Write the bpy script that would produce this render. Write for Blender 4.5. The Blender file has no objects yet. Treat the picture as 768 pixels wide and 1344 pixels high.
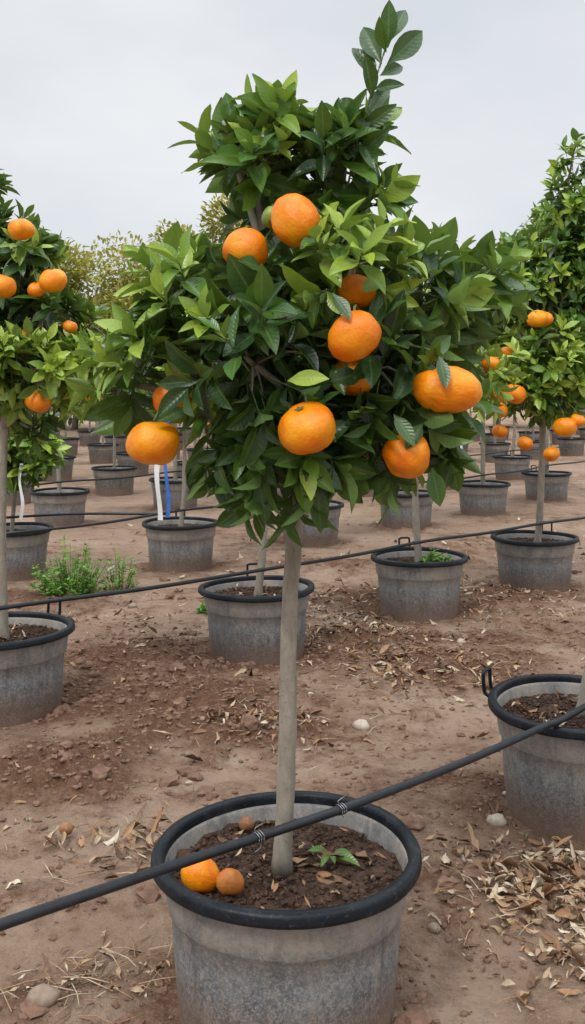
import bpy, math, random
import numpy as np
from mathutils import Vector, noise, Matrix

scene = bpy.context.scene
COL = scene.collection
rnd = random.Random(7)

# ------------------------------------------------------------------ helpers
def link(o):
    COL.objects.link(o); return o

def mk_mesh(name, V, F, mats, mi=None, col=None, smooth=True):
    me = bpy.data.meshes.new(name)
    V = np.asarray(V, dtype=float)
    F = F.tolist() if isinstance(F, np.ndarray) else F
    me.from_pydata(V.tolist(), [], F)
    for m in mats: me.materials.append(m)
    if mi is not None:
        me.polygons.foreach_set("material_index", np.asarray(mi, dtype=np.int32))
    if smooth:
        me.polygons.foreach_set("use_smooth", np.ones(len(me.polygons), dtype=bool))
    if col is not None:
        a = me.color_attributes.new("lf", 'FLOAT_COLOR', 'POINT')
        a.data.foreach_set("color", np.asarray(col, dtype=np.float32).ravel())
    me.update()
    return me

def mk_obj(name, me, parent=None, loc=None, **props):
    o = bpy.data.objects.new(name, me)
    if parent is not None: o.parent = parent
    if loc is not None: o.location = loc
    for k, v in props.items(): o[k] = v
    return link(o)

def nrm(v):
    v = np.asarray(v, dtype=float)
    return v / max(1e-9, np.linalg.norm(v))

def tube(path, radii, sides=8, cap=True, wob=0.0, seed=0):
    P = np.array(path, dtype=float); n = len(P)
    T = np.gradient(P, axis=0)
    V = []; F = []
    ref = np.array([0.0, 0, 1]) if abs(nrm(T[0])[2]) < 0.9 else np.array([1.0, 0, 0])
    r_ = random.Random(seed)
    for i in range(n):
        t = nrm(T[i])
        a = nrm(np.cross(t, ref)); b = np.cross(t, a)
        ref = nrm(ref - t * ref.dot(t)) if abs(ref.dot(t)) < 0.98 else ref
        for k in range(sides):
            an = 2 * math.pi * k / sides
            rr = radii[i] * (1 + wob * (r_.random() - .5))
            V.append(P[i] + rr * (math.cos(an) * a + math.sin(an) * b))
    for i in range(n - 1):
        for k in range(sides):
            k2 = (k + 1) % sides
            F.append((i * sides + k, (i + 1) * sides + k, (i + 1) * sides + k2, i * sides + k2))
    if cap:
        F.append(tuple(range(sides))); F.append(tuple((n - 1) * sides + k for k in reversed(range(sides))))
    return np.array(V), F

def spline(pts, n):
    P = np.array(pts, dtype=float)
    Q = np.vstack([2 * P[0] - P[1], P, 2 * P[-1] - P[-2]])
    out = []
    m = len(P) - 1
    for j in range(n + 1):
        u = j / n * m; i = min(int(u), m - 1); t = u - i
        a, b, c, d = Q[i], Q[i + 1], Q[i + 2], Q[i + 3]
        out.append(.5 * ((2 * b) + (-a + c) * t + (2 * a - 5 * b + 4 * c - d) * t * t + (-a + 3 * b - 3 * c + d) * t ** 3))
    return np.array(out)

def merge(parts):
    Vs, Fs, Ms, Cs = [], [], [], []; off = 0
    for V, F, m, c in parts:
        V = np.asarray(V)
        Vs.append(V)
        Fl = F.tolist() if isinstance(F, np.ndarray) else F
        Fs.extend([tuple(i + off for i in f) for f in Fl])
        Ms.extend([m] * len(Fl) if np.isscalar(m) else list(m))
        Cs.append(c if c is not None else np.tile([.4, .5, .5, 1.0], (len(V), 1)))
        off += len(V)
    return np.vstack(Vs), Fs, Ms, np.vstack(Cs)

def lathe(prof, seg=72, wob=0.0):
    V = []; F = []
    n = len(prof)
    for k in range(seg):
        a = 2 * math.pi * k / seg
        for r, z in prof:
            V.append((r * math.cos(a), r * math.sin(a), z))
    for k in range(seg):
        k2 = (k + 1) % seg
        for i in range(n - 1):
            F.append((k * n + i, k2 * n + i, k2 * n + i + 1, k * n + i + 1))
    return np.array(V), F

# ------------------------------------------------------------------ material helpers
def new_mat(name):
    m = bpy.data.materials.new(name); m.use_nodes = True
    nt = m.node_tree
    return m, nt, nt.nodes["Principled BSDF"], nt.nodes["Material Output"]

def nd(nt, t, **kw):
    n = nt.nodes.new(t)
    for k, v in kw.items(): setattr(n, k, v)
    return n

def ramp(nt, fac, stops):
    r = nt.nodes.new("ShaderNodeValToRGB")
    e = r.color_ramp.elements
    e[0].position, e[0].color = stops[0][0], (*stops[0][1], 1)
    e[1].position, e[1].color = stops[-1][0], (*stops[-1][1], 1)
    for p, c in stops[1:-1]:
        x = e.new(p); x.color = (*c, 1)
    nt.links.new(fac, r.inputs[0]); return r.outputs[0]

def noise_tex(nt, vec, scale, detail=4, rough=.55):
    n = nd(nt, "ShaderNodeTexNoise"); n.inputs["Scale"].default_value = scale
    n.inputs["Detail"].default_value = detail; n.inputs["Roughness"].default_value = rough
    if vec is not None: nt.links.new(vec, n.inputs["Vector"])
    return n.outputs["Fac"]

def maprange(nt, val, a, b, c=0, d=1):
    n = nd(nt, "ShaderNodeMapRange")
    nt.links.new(val, n.inputs[0])
    for i, v in enumerate((a, b, c, d)): n.inputs[i + 1].default_value = v
    return n.outputs[0]

def mixc(nt, fac, a, b, mode='MIX'):
    n = nd(nt, "ShaderNodeMix", data_type='RGBA', blend_type=mode)
    def s(i, v):
        if isinstance(v, (tuple, list)): n.inputs[i].default_value = (*v, 1)
        elif isinstance(v, (int, float)): n.inputs[i].default_value = v
        else: nt.links.new(v, n.inputs[i])
    s(0, fac); s(6, a); s(7, b)
    return n.outputs[2]

def bump(nt, h, bs, strength=.3, dist=.01):
    b = nd(nt, "ShaderNodeBump"); b.inputs["Strength"].default_value = strength
    b.inputs["Distance"].default_value = dist
    nt.links.new(h, b.inputs["Height"]); nt.links.new(b.outputs[0], bs.inputs["Normal"])
    return b

def math_n(nt, op, a, b=None):
    n = nd(nt, "ShaderNodeMath", operation=op)
    for i, v in enumerate((a, b)):
        if v is None: continue
        if isinstance(v, (int, float)): n.inputs[i].default_value = v
        else: nt.links.new(v, n.inputs[i])
    return n.outputs[0]

def leaf_material(name, stops, trans=.22, rough=.31, back=(.15, .23, .08), tcol2=(.24, .38, .02)):
    m, nt, bs, out = new_mat(name)
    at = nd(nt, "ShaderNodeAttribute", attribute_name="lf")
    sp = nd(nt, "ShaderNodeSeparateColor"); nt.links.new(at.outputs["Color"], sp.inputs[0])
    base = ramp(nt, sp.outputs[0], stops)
    tc = nd(nt, "ShaderNodeTexCoord")
    nz = noise_tex(nt, tc.outputs["Object"], 45, 3)
    base = mixc(nt, maprange(nt, nz, .4, .75, 0, .3), base, tuple(x * .8 for x in back))
    rib = maprange(nt, sp.outputs[1], 0.0, .12, .5, 0)
    base = mixc(nt, rib, base, tuple(x * 1.3 for x in back))
    geo = nd(nt, "ShaderNodeNewGeometry")
    bk = math_n(nt, 'MULTIPLY', geo.outputs["Backfacing"], .55)
    base = mixc(nt, bk, base, back)
    nt.links.new(base, bs.inputs["Base Color"])
    bs.inputs["Roughness"].default_value = rough
    bs.inputs["Specular IOR Level"].default_value = .5
    ve = math_n(nt, 'SINE', math_n(nt, 'SUBTRACT', math_n(nt, 'MULTIPLY', sp.outputs[2], 62.0), math_n(nt, 'MULTIPLY', sp.outputs[1], 9.0)))
    bump(nt, math_n(nt, 'ADD', math_n(nt, 'MULTIPLY', ve, .5), math_n(nt, 'MULTIPLY', nz, 2.0)), bs, .22, .0012)
    tr = nd(nt, "ShaderNodeBsdfTranslucent")
    tcol = mixc(nt, .5, base, tcol2)
    nt.links.new(tcol, tr.inputs[0])
    mx = nd(nt, "ShaderNodeMixShader"); mx.inputs[0].default_value = trans
    nt.links.new(bs.outputs[0], mx.inputs[1]); nt.links.new(tr.outputs[0], mx.inputs[2])
    nt.links.new(mx.outputs[0], out.inputs[0])
    return m

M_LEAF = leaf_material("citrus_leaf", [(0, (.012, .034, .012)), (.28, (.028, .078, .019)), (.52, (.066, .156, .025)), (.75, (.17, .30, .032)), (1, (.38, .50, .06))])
M_YLEAF = leaf_material("autumn_leaf", [(0, (.15, .15, .03)), (.5, (.33, .32, .06)), (1, (.50, .47, .12))], .3, .8, (.30, .29, .07), (.42, .40, .05))
M_WEED = leaf_material("weed_leaf", [(0, (.06, .18, .02)), (1, (.22, .44, .05))], .25, .55)

def bark_mat():
    m, nt, bs, out = new_mat("bark")
    tc = nd(nt, "ShaderNodeTexCoord"); mp = nd(nt, "ShaderNodeMapping")
    mp.inputs["Scale"].default_value = (1, 1, .35); nt.links.new(tc.outputs["Object"], mp.inputs[0])
    n1 = noise_tex(nt, mp.outputs[0], 55, 6, .6); n2 = noise_tex(nt, tc.outputs["Object"], 12, 4)
    c = ramp(nt, n1, [(.25, (.20, .17, .13)), (.55, (.29, .255, .205)), (.8, (.37, .335, .28))])
    c = mixc(nt, maprange(nt, n2, .48, .72, 0, .6), c, (.19, .175, .125))
    n3 = noise_tex(nt, tc.outputs["Object"], 130, 2)
    c = mixc(nt, maprange(nt, n3, .62, .7, 0, .5), c, (.12, .10, .075))
    nt.links.new(c, bs.inputs["Base Color"]); bs.inputs["Roughness"].default_value = .85
    bump(nt, math_n(nt, 'ADD', n1, n3), bs, .4, .003); return m
M_BARK = bark_mat()

def twig_mat():
    m, nt, bs, out = new_mat("green_twig")
    n1 = noise_tex(nt, None, 30, 3)
    c = ramp(nt, n1, [(.3, (.06, .09, .025)), (.7, (.12, .17, .05))])
    nt.links.new(c, bs.inputs["Base Color"]); bs.inputs["Roughness"].default_value = .6; return m
M_TWIG = twig_mat()

def orange_mat(name, stops, rough=.36):
    m, nt, bs, out = new_mat(name)
    tc = nd(nt, "ShaderNodeTexCoord"); oi = nd(nt, "ShaderNodeObjectInfo")
    n1 = noise_tex(nt, tc.outputs["Object"], 1.1, 2)
    f = math_n(nt, 'ADD', n1, math_n(nt, 'MULTIPLY', math_n(nt, 'SUBTRACT', oi.outputs["Random"], .5), .22))
    c = ramp(nt, f, stops)
    n3 = noise_tex(nt, tc.outputs["Object"], 7, 5)
    c = mixc(nt, maprange(nt, n3, .62, .76, 0, .18), c, (.56, .18, .006))
    v = nd(nt, "ShaderNodeTexVoronoi"); v.inputs["Scale"].default_value = 34
    nt.links.new(tc.outputs["Object"], v.inputs["Vector"])
    c = mixc(nt, maprange(nt, v.outputs["Distance"], .05, .3, .12, 0), c, (.60, .14, .002))
    nt.links.new(c, bs.inputs["Base Color"]); bs.inputs["Roughness"].default_value = rough
    bs.inputs["Specular IOR Level"].default_value = .4
    bump(nt, math_n(nt, 'ADD', maprange(nt, v.outputs["Distance"], 0, .35), math_n(nt, 'MULTIPLY', n3, 2.5)), bs, .18, .02)
    return m
M_ORANGE = orange_mat("orange_peel", [(.3, (.77, .168, .001)), (.5, (.82, .240, .002)), (.72, (.85, .335, .004))])
M_GREENF = orange_mat("unripe_peel", [(.3, (.10, .17, .03)), (.7, (.25, .32, .05))])
M_ROTTEN = orange_mat("brown_peel", [(.3, (.46, .14, .025)), (.7, (.60, .25, .06))], .5)
M_NUT = orange_mat("dried_peel", [(.3, (.20, .09, .035)), (.7, (.34, .17, .08))], .6)

def pot_mats():
    m, nt, bs, out = new_mat("grey_pot_plastic")
    tc = nd(nt, "ShaderNodeTexCoord"); ob = tc.outputs["Object"]
    oi = nd(nt, "ShaderNodeObjectInfo")
    va = nd(nt, "ShaderNodeVectorMath", operation='ADD'); nt.links.new(ob, va.inputs[0]); nt.links.new(oi.outputs["Location"], va.inputs[1])
    P = va.outputs[0]
    n1 = noise_tex(nt, P, 150, 4, .8); n2 = noise_tex(nt, P, 6, 6, .7); n3 = noise_tex(nt, P, 55, 6, .8); n5 = noise_tex(nt, P, 17, 6, .75)
    sx = nd(nt, "ShaderNodeSeparateXYZ"); nt.links.new(ob, sx.inputs[0]); z = sx.outputs[2]
    c = ramp(nt, n2, [(.3, (.095, .102, .112)), (.5, (.160, .168, .178)), (.7, (.24, .24, .235))])
    c = mixc(nt, maprange(nt, n5, .54, .62, 0, .55), c, (.36, .325, .28))
    c = mixc(nt, maprange(nt, n5, .44, .36, 0, .55), c, (.065, .070, .078))
    du = math_n(nt, 'MULTIPLY', maprange(nt, n2, .36, .58, .15, 1), maprange(nt, z, .18, .28, 0, .6))
    c = mixc(nt, du, c, (.35, .29, .23))
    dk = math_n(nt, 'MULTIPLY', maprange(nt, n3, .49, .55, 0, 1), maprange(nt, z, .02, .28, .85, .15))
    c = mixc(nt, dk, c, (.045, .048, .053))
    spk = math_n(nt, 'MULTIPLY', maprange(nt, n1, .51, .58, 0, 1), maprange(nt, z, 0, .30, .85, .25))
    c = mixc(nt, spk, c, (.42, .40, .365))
    mp = nd(nt, "ShaderNodeMapping"); mp.inputs["Scale"].default_value = (1, 1, .08); nt.links.new(P, mp.inputs[0])
    n4 = noise_tex(nt, mp.outputs[0], 34, 5, .65)
    c = mixc(nt, maprange(nt, n4, .54, .68, 0, .5), c, (.34, .285, .23))
    c = mixc(nt, maprange(nt, n4, .45, .30, 0, .45), c, (.06, .065, .072))
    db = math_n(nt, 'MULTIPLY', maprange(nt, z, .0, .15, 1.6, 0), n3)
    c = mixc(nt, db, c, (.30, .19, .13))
    nt.links.new(c, bs.inputs["Base Color"]); bs.inputs["Roughness"].default_value = .55
    bump(nt, math_n(nt, 'ADD', n1, n2), bs, .25, .003)
    r, nt, bs, out = new_mat("black_pot_rim")
    tc = nd(nt, "ShaderNodeTexCoord")
    n1 = noise_tex(nt, tc.outputs["Object"], 14, 5, .65); n2 = noise_tex(nt, tc.outputs["Object"], 130, 2)
    c = ramp(nt, n1, [(.35, (.004, .006, .009)), (.60, (.010, .013, .018)), (.82, (.08, .068, .055))])
    c = mixc(nt, maprange(nt, n2, .62, .7, 0, .25), c, (.13, .11, .09))
    nt.links.new(c, bs.inputs["Base Color"]); bs.inputs["Roughness"].default_value = .42
    bs.inputs["Specular IOR Level"].default_value = .22
    bump(nt, math_n(nt, 'ADD', n1, math_n(nt, 'MULTIPLY', n2, .3)), bs, .3, .007)
    return m, r
M_POT, M_RIM = pot_mats()

def soil_mat():
    m, nt, bs, out = new_mat("dark_potting_soil")
    tc = nd(nt, "ShaderNodeTexCoord")
    n1 = noise_tex(nt, tc.outputs["Object"], 70, 6, .75); n2 = noise_tex(nt, tc.outputs["Object"], 9, 4)
    c = ramp(nt, n1, [(.3, (.018, .009, .005)), (.52, (.068, .035, .020)), (.72, (.18, .098, .055))])
    c = mixc(nt, maprange(nt, n2, .45, .7, 0, .55), c, (.12, .058, .033))
    nt.links.new(c, bs.inputs["Base Color"]); bs.inputs["Roughness"].default_value = .95
    bump(nt, n1, bs, .8, .012); return m
M_SOIL = soil_mat()

def ground_mat():
    m, nt, bs, out = new_mat("dry_clay_ground")
    geo = nd(nt, "ShaderNodeNewGeometry"); P = geo.outputs["Position"]
    at = nd(nt, "ShaderNodeAttribute", attribute_name="lf")
    sp = nd(nt, "ShaderNodeSeparateColor"); nt.links.new(at.outputs["Color"], sp.inputs[0]); loose = sp.outputs[0]
    nA = noise_tex(nt, P, 1.3, 6, .65); nB = noise_tex(nt, P, 6, 7, .7); nC = noise_tex(nt, P, 34, 6, .75); nD = noise_tex(nt, P, 150, 4, .75)
    pale = ramp(nt, nA, [(.3, (.275, .180, .122)), (.5, (.355, .245, .174)), (.72, (.44, .328, .248))])
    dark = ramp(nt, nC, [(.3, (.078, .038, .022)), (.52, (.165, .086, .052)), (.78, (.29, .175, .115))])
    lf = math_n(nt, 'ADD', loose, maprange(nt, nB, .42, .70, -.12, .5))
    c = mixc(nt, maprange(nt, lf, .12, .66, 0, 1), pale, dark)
    c = mixc(nt, maprange(nt, nC, .30, .48, .5, 0), c, (.14, .078, .05))
    v = nd(nt, "ShaderNodeTexVoronoi"); v.inputs["Scale"].default_value = 60; nt.links.new(P, v.inputs["Vector"])
    peb = math_n(nt, 'MULTIPLY', maprange(nt, v.outputs["Distance"], .12, .2, 1, 0), maprange(nt, nB, .5, .6, 0, .55))
    c = mixc(nt, peb, c, (.48, .39, .30))
    c = mixc(nt, maprange(nt, nD, .58, .70, 0, .4), c, (.48, .38, .29))
    c = mixc(nt, maprange(nt, nD, .42, .30, 0, .5), c, (.11, .062, .04))
    nt.links.new(c, bs.inputs["Base Color"]); bs.inputs["Roughness"].default_value = .95
    bs.inputs["Specular IOR Level"].default_value = .15
    h = math_n(nt, 'ADD', math_n(nt, 'MULTIPLY', nB, 1.2), math_n(nt, 'ADD', math_n(nt, 'MULTIPLY', nC, .9), math_n(nt, 'MULTIPLY', nD, .3)))
    bump(nt, h, bs, .9, .028)
    return m
M_GROUND = ground_mat()

def simple_mat(name, stops, scale, rough, bstr=.3, bd=.004, metal=0):
    m, nt, bs, out = new_mat(name)
    tc = nd(nt, "ShaderNodeTexCoord"); n1 = noise_tex(nt, tc.outputs["Object"], scale, 5, .65)
    nt.links.new(ramp(nt, n1, stops), bs.inputs["Base Color"]); bs.inputs["Roughness"].default_value = rough
    bs.inputs["Metallic"].default_value = metal
    bump(nt, n1, bs, bstr, bd); return m
M_CLOD = simple_mat("soil_clod", [(.3, (.10, .053, .034)), (.6, (.21, .12, .078)), (.8, (.34, .225, .158))], 18, .95, .8, .012)
M_STONE = simple_mat("pale_stone", [(.3, (.34, .28, .21)), (.7, (.56, .49, .40))], 30, .85)
M_ROCK = simple_mat("brown_rock", [(.3, (.20, .14, .10)), (.7, (.36, .27, .20))], 30, .85, .6)
M_HOSE = simple_mat("black_hose", [(.35, (.007, .009, .012)), (.65, (.015, .018, .023)), (.85, (.08, .07, .06))], 40, .5, .1, .001)
M_WIRE = simple_mat("wire", [(.3, (.25, .25, .25)), (.7, (.4, .4, .4))], 40, .4, .1, .001, .8)
M_RIBW = simple_mat("white_ribbon", [(.3, (.7, .72, .75)), (.7, (.85, .85, .85))], 20, .5, .1)
M_RIBB = simple_mat("blue_ribbon", [(.3, (.03, .12, .50)), (.7, (.06, .20, .68))], 20, .5, .1)

def litter_mat():
    m, nt, bs, out = new_mat("dry_leaf_litter")
    at = nd(nt, "ShaderNodeAttribute", attribute_name="lf")
    sp = nd(nt, "ShaderNodeSeparateColor"); nt.links.new(at.outputs["Color"], sp.inputs[0])
    c = ramp(nt, sp.outputs[0], [(0, (.08, .045, .026)), (.22, (.20, .11, .058)), (.44, (.36, .19, .09)), (.58, (.42, .29, .17)), (.76, (.50, .39, .26)), (.88, (.60, .51, .38)), (.94, (.68, .60, .47)), (.97, (.25, .27, .11)), (1, (.16, .24, .07))])
    tc = nd(nt, "ShaderNodeTexCoord"); n1 = noise_tex(nt, tc.outputs["Object"], 70, 4)
    c = mixc(nt, maprange(nt, n1, .42, .68, 0, .5), c, (.17, .10, .058))
    nt.links.new(c, bs.inputs["Base Color"]); bs.inputs["Roughness"].default_value = .75
    bump(nt, n1, bs, .4, .003); return m
M_LITTER = litter_mat()

# ------------------------------------------------------------------ leaves
def leaf_template(ns, nt_):
    S = []; T = []; F = []
    for i in range(ns):
        for j in range(nt_):
            S.append(i / (ns - 1)); T.append(-1 + 2 * j / (nt_ - 1))
    for i in range(ns - 1):
        for j in range(nt_ - 1):
            F.append((i * nt_ + j, i * nt_ + j + 1, (i + 1) * nt_ + j + 1, (i + 1) * nt_ + j))
    return np.array(S), np.array(T), np.array(F)

def build_leaves(L, ns=8, nt_=5):
    """L rows: pos3 dir3 nor3 len wid fold curv tint wave"""
    L = np.array(L, dtype=float)
    S, T, F = leaf_template(ns, nt_)
    P = L[:, 0:3]; D = L[:, 3:6]; N = L[:, 6:9]
    D = D / np.linalg.norm(D, axis=1, keepdims=True)
    N = N - D * (N * D).sum(1, keepdims=True); N /= np.maximum(1e-6, np.linalg.norm(N, axis=1, keepdims=True))
    B = np.cross(D, N)
    ln = L[:, 9:10]; wd = L[:, 10:11]; fo = L[:, 11:12]; cu = L[:, 12:13]; wv = L[:, 14:15]
    s2 = np.clip((S - .09) / .91, 0, 1)
    w = np.maximum(np.sin(np.pi * s2 ** .90) ** .76 * (1 - .20 * s2 ** 4), .035) * .5
    w[S >= .999] = .015
    xx = T[None] * w[None] * wd * (1 - .12 * fo)
    yy = S[None] * ln * (1 - .12 * cu * S[None])
    zz = fo * (np.abs(T) ** 1.3)[None] * w[None] * wd * .9 - cu * (S[None] ** 2) * ln * .35 + wv * np.sin(S[None] * 12 + T[None] * 2 + ln * 300) * (np.abs(T)[None]) * wd * .05
    V = P[:, None] + B[:, None] * xx[..., None] + D[:, None] * yy[..., None] + N[:, None] * zz[..., None]
    n, k = len(L), len(S)
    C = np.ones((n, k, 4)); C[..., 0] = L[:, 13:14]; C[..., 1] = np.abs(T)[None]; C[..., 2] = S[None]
    FF = (F[None] + (np.arange(n) * k)[:, None, None]).reshape(-1, 4)
    return V.reshape(-1, 3), FF, C.reshape(-1, 4)

def shoot(out, p, d, l, n, ll, rg, tint, stems=None, wr=.41, top=True):
    d = nrm(d)
    ref = np.array([0, 0, 1.]) if abs(d[2]) < .9 else np.array([1., 0, 0])
    a = nrm(np.cross(d, ref)); b = np.cross(d, a); ph = rg.random() * 6.28
    for i in range(n):
        f = (i + .5) / n
        q = p + d * l * f
        az = ph + i * 2.4 + rg.uniform(-.3, .3)
        rad = math.cos(az) * a + math.sin(az) * b
        an = math.radians(74 - 50 * f + rg.uniform(-15, 15))
        ld = math.cos(an) * d + math.sin(an) * rad + np.array([0, 0, -.18 * (1 - f) + rg.uniform(-.15, .1)])
        ln = math.sin(an) * d - math.cos(an) * rad + np.array([0, 0, .55])
        L = ll * rg.uniform(.62, 1.24) * (1 - .28 * f * f)
        out.append([*q, *ld, *ln, L, L * wr * rg.uniform(.85, 1.18), rg.uniform(.15, .85), rg.uniform(.0, .9),
                    min(1, max(0, tint + rg.uniform(-.17, .17) + (.26 * (f - .5)))), rg.uniform(.2, 1.2)])
    if stems is not None:
        stems.append((p - d * .02, p + d * l, .0022))

def gen_tree(lobes, trunk_pts, trunk_r, fruits, seed, dens=200, ll=.095, ns=8, nt_=5, extra=None, eye=None, sides=16, nl=(7, 11), slen=(.04, .11), keepin=.18, clump=(9.0, .16)):
    rg = random.Random(seed)
    Ls = []; stems = []
    lob = [(np.array(l[:3]), np.array(l[3:6]), l[6]) for l in lobes]
    top = np.array(trunk_pts[-1]); tw = []
    for li, (c, r, tint) in enumerate(lob):
        area = 4 * math.pi * (r[0] * r[1] + r[1] * r[2] + r[0] * r[2]) / 3
        for _ in range(int(area * dens) + 3):
            o = nrm([rg.gauss(0, 1), rg.gauss(0, 1), rg.gauss(0, 1)])
            rr = rg.uniform(.45, 1.08)
            p = c + o * r * rr
            ins = False
            for lj, (c2, r2, _) in enumerate(lob):
                if lj != li and np.linalg.norm((p - c2) / r2) < .72: ins = True; break
            if ins and rg.random() > keepin: continue
            nz = noise.noise(Vector(p) * clump[0] + Vector((seed, 0, 0)))
            if rr > .62 and not ins and nz > clump[1]: continue      # gaps between clumps
            d = o * .9 + np.array([0, 0, .42 if o[2] > -.3 else -.35]) + np.array([rg.gauss(0, .32) for _ in range(3)])
            l = rg.uniform(*slen)
            t = tint + (-.28 if (ins or rr < .62) else rg.choice([-.18, -.06, .0, .05, .16, .42]))  # inner shoots get a darker tint: crown interior shading painted into leaf colour
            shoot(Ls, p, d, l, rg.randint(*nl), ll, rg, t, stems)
            if rg.random() < .35: tw.append((c, p, .0028))
    if extra: extra(Ls, stems, rg)
    if fruits:
        A = np.array(Ls); mid = A[:, 0:3] + A[:, 3:6] / np.linalg.norm(A[:, 3:6], axis=1, keepdims=True) * A[:, 9:10] * .5
        tip = 2 * mid - A[:, 0:3]
        keep = np.ones(len(A), bool)
        for fr in fruits:
            c = np.array(fr[:3]); r = fr[3]; hide = fr[6] if len(fr) > 6 else 1.0
            o = nrm(np.array(eye) - c) if eye is not None else nrm(c - lob[0][0])
            for q in (mid, tip, A[:, 0:3], (mid + tip) / 2, (mid + A[:, 0:3]) / 2):
                ax = (q - c) @ o
                t = np.clip(ax, -r * .3, .30)
                dist = np.linalg.norm(q - (c + t[:, None] * o), axis=1)
                lim = np.where(ax < r * .8, r * 1.0, r * .62 * hide)
                keep &= ~((dist < lim) & (A[:, 14] < 5))
        Ls = A[keep]; Ls[:, 14] = np.where(Ls[:, 14] > 5, .5, Ls[:, 14])
    leafV, leafF, leafC = build_leaves(Ls, ns, nt_)
    tp = spline(trunk_pts, 22)
    tr = [trunk_r[0] + (trunk_r[1] - trunk_r[0]) * (i / 22) ** .8 + (trunk_r[0] * .14 * max(0, 1 - i / 2)) for i in range(23)]
    tV, tF = tube(tp, tr, sides, wob=.03, seed=seed)
    tV = tV + np.array([[noise.noise(Vector(v) * 14) * trunk_r[0] * .2, noise.noise(Vector(v) * 14 + Vector((5, 5, 5))) * trunk_r[0] * .2, 0] for v in tV])
    parts = []
    for c, r, _ in lob:
        m = (top + c) / 2 + np.array([rg.uniform(-.03, .03), rg.uniform(-.03, .03), .0])
        m[2] = top[2] + (c[2] - top[2]) * .55
        V, F = tube(spline([top - np.array([0, 0, .03]), m, c, c + (c - m) * .25], 9), [trunk_r[1] * .6 * (1 - .75 * i / 9) + .002 for i in range(10)], 7)
        parts.append((V, F, 0, None))
    for a, b, r in tw:
        mm = (a + b) / 2 + np.array([0, 0, .012])
        V, F = tube([a, mm, b], [r * 1.3, r, r * .7], 4, cap=False); parts.append((V, F, 0, None))
    for a, b, r in stems:
        V, F = tube([a, b], [r, r * .5], 3, cap=False); parts.append((V, F, 1, None))
    for fr in fruits:
        c = np.array(fr[:3]); r = fr[3]
        near = min(lob, key=lambda l: np.linalg.norm(l[0] - c))[0]
        t0 = c + np.array([0, 0, r * .74])
        V, F = tube(spline([t0, t0 + np.array([0, 0, .03]) + (near - c) * .15, c * .35 + near * .65 + np.array([0, 0, .07])], 6), [.0028] * 7, 5); parts.append((V, F, 1, None))
    bV, bF, bM, _ = merge(parts)
    return dict(leaf=(leafV, leafF, leafC), trunk=(tV, tF), branch=(bV, bF, bM), fruits=fruits)

def fruit_mesh(name, mat, seg=32, rings=20, seed=0, twin=False):
    V = []; F = []
    for i in range(rings + 1):
        th = math.pi * i / rings
        for k in range(seg):
            ph = 2 * math.pi * k / seg
            r = 1 + .10 * noise.noise(Vector((math.sin(th) * math.cos(ph) * 1.2 + seed, math.sin(th) * math.sin(ph) * 1.2, math.cos(th) * 1.2))) + .022 * noise.noise(Vector((math.sin(th) * math.cos(ph) * 4 + seed, math.sin(th) * math.sin(ph) * 4, math.cos(th) * 4)))
            r += .012 * math.cos(ph * 9 + seed) * math.exp(-(th / .5) ** 2)
            x, y, z = r * math.sin(th) * math.cos(ph), r * math.sin(th) * math.sin(ph), .87 * r * math.cos(th)
            z -= .14 * math.exp(-(th / .32) ** 2)
            z += .12 * math.exp(-((math.pi - th) / .18) ** 2)
            if twin:
                g = math.exp(-((x + .38) / .13) ** 2)
                y *= 1 - .10 * g; z *= 1 - .10 * g
                if x < -.38: z *= .90; y *= .95
            V.append((x, y, z))
    for i in range(rings):
        for k in range(seg):
            k2 = (k + 1) % seg
            F.append((i * seg + k, (i + 1) * seg + k, (i + 1) * seg + k2, i * seg + k2))
    mi = [0] * len(F); off = len(V)
    V.append((0, 0, .79))
    for k in range(10):
        a = 2 * math.pi * k / 10; rr = .20 if k % 2 == 0 else .10
        V.append((rr * math.cos(a), rr * math.sin(a), .78 - (.0 if k % 2 else -.015)))
    for k in range(10):
        F.append((off, off + 1 + k, off + 1 + (k + 1) % 10)); mi.append(1)
    return mk_mesh(name, V, F, [mat, M_TWIG], mi)
ME_OR = [fruit_mesh("orange_mesh", M_ORANGE, seed=s) for s in (0, 3, 6, 11, 17)]
ME_TWIN = fruit_mesh("wide_orange_mesh", M_ORANGE, 56, 32, 3, True)
ME_GR = fruit_mesh("unripe_mesh", M_GREENF)
ME_RT = fruit_mesh("brown_fruit_mesh", M_ROTTEN)
ME_NT = fruit_mesh("dried_fruit_mesh", M_NUT, seed=5)

GROUP_T = "potted orange trees in the nursery rows"
GROUP_P = "nursery pots holding the orange trees"

def place_fruit(fr, root, rg):
    kind = fr[5] if len(fr) > 5 else 0
    me = ME_GR if kind == 1 else (ME_TWIN if kind == 2 else rg.choice(ME_OR))
    o = mk_obj("unripe_orange" if kind == 1 else "orange", me, root, fr[:3])
    r = fr[3]; asp = fr[4] if len(fr) > 4 else 1.0
    if kind == 2:
        o.scale = (r * 1.30, r, r * 1.08); o.rotation_euler = (-.15, .05, 0)
        o["label"] = "wide double-lobed ripe orange"
    else:
        o.scale = (r * rg.uniform(.98, 1.05), r, r * asp)
        o.rotation_euler = (rg.uniform(-.55, .2), rg.uniform(-.35, .35), rg.uniform(0, 6.28))
    return o

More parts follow.
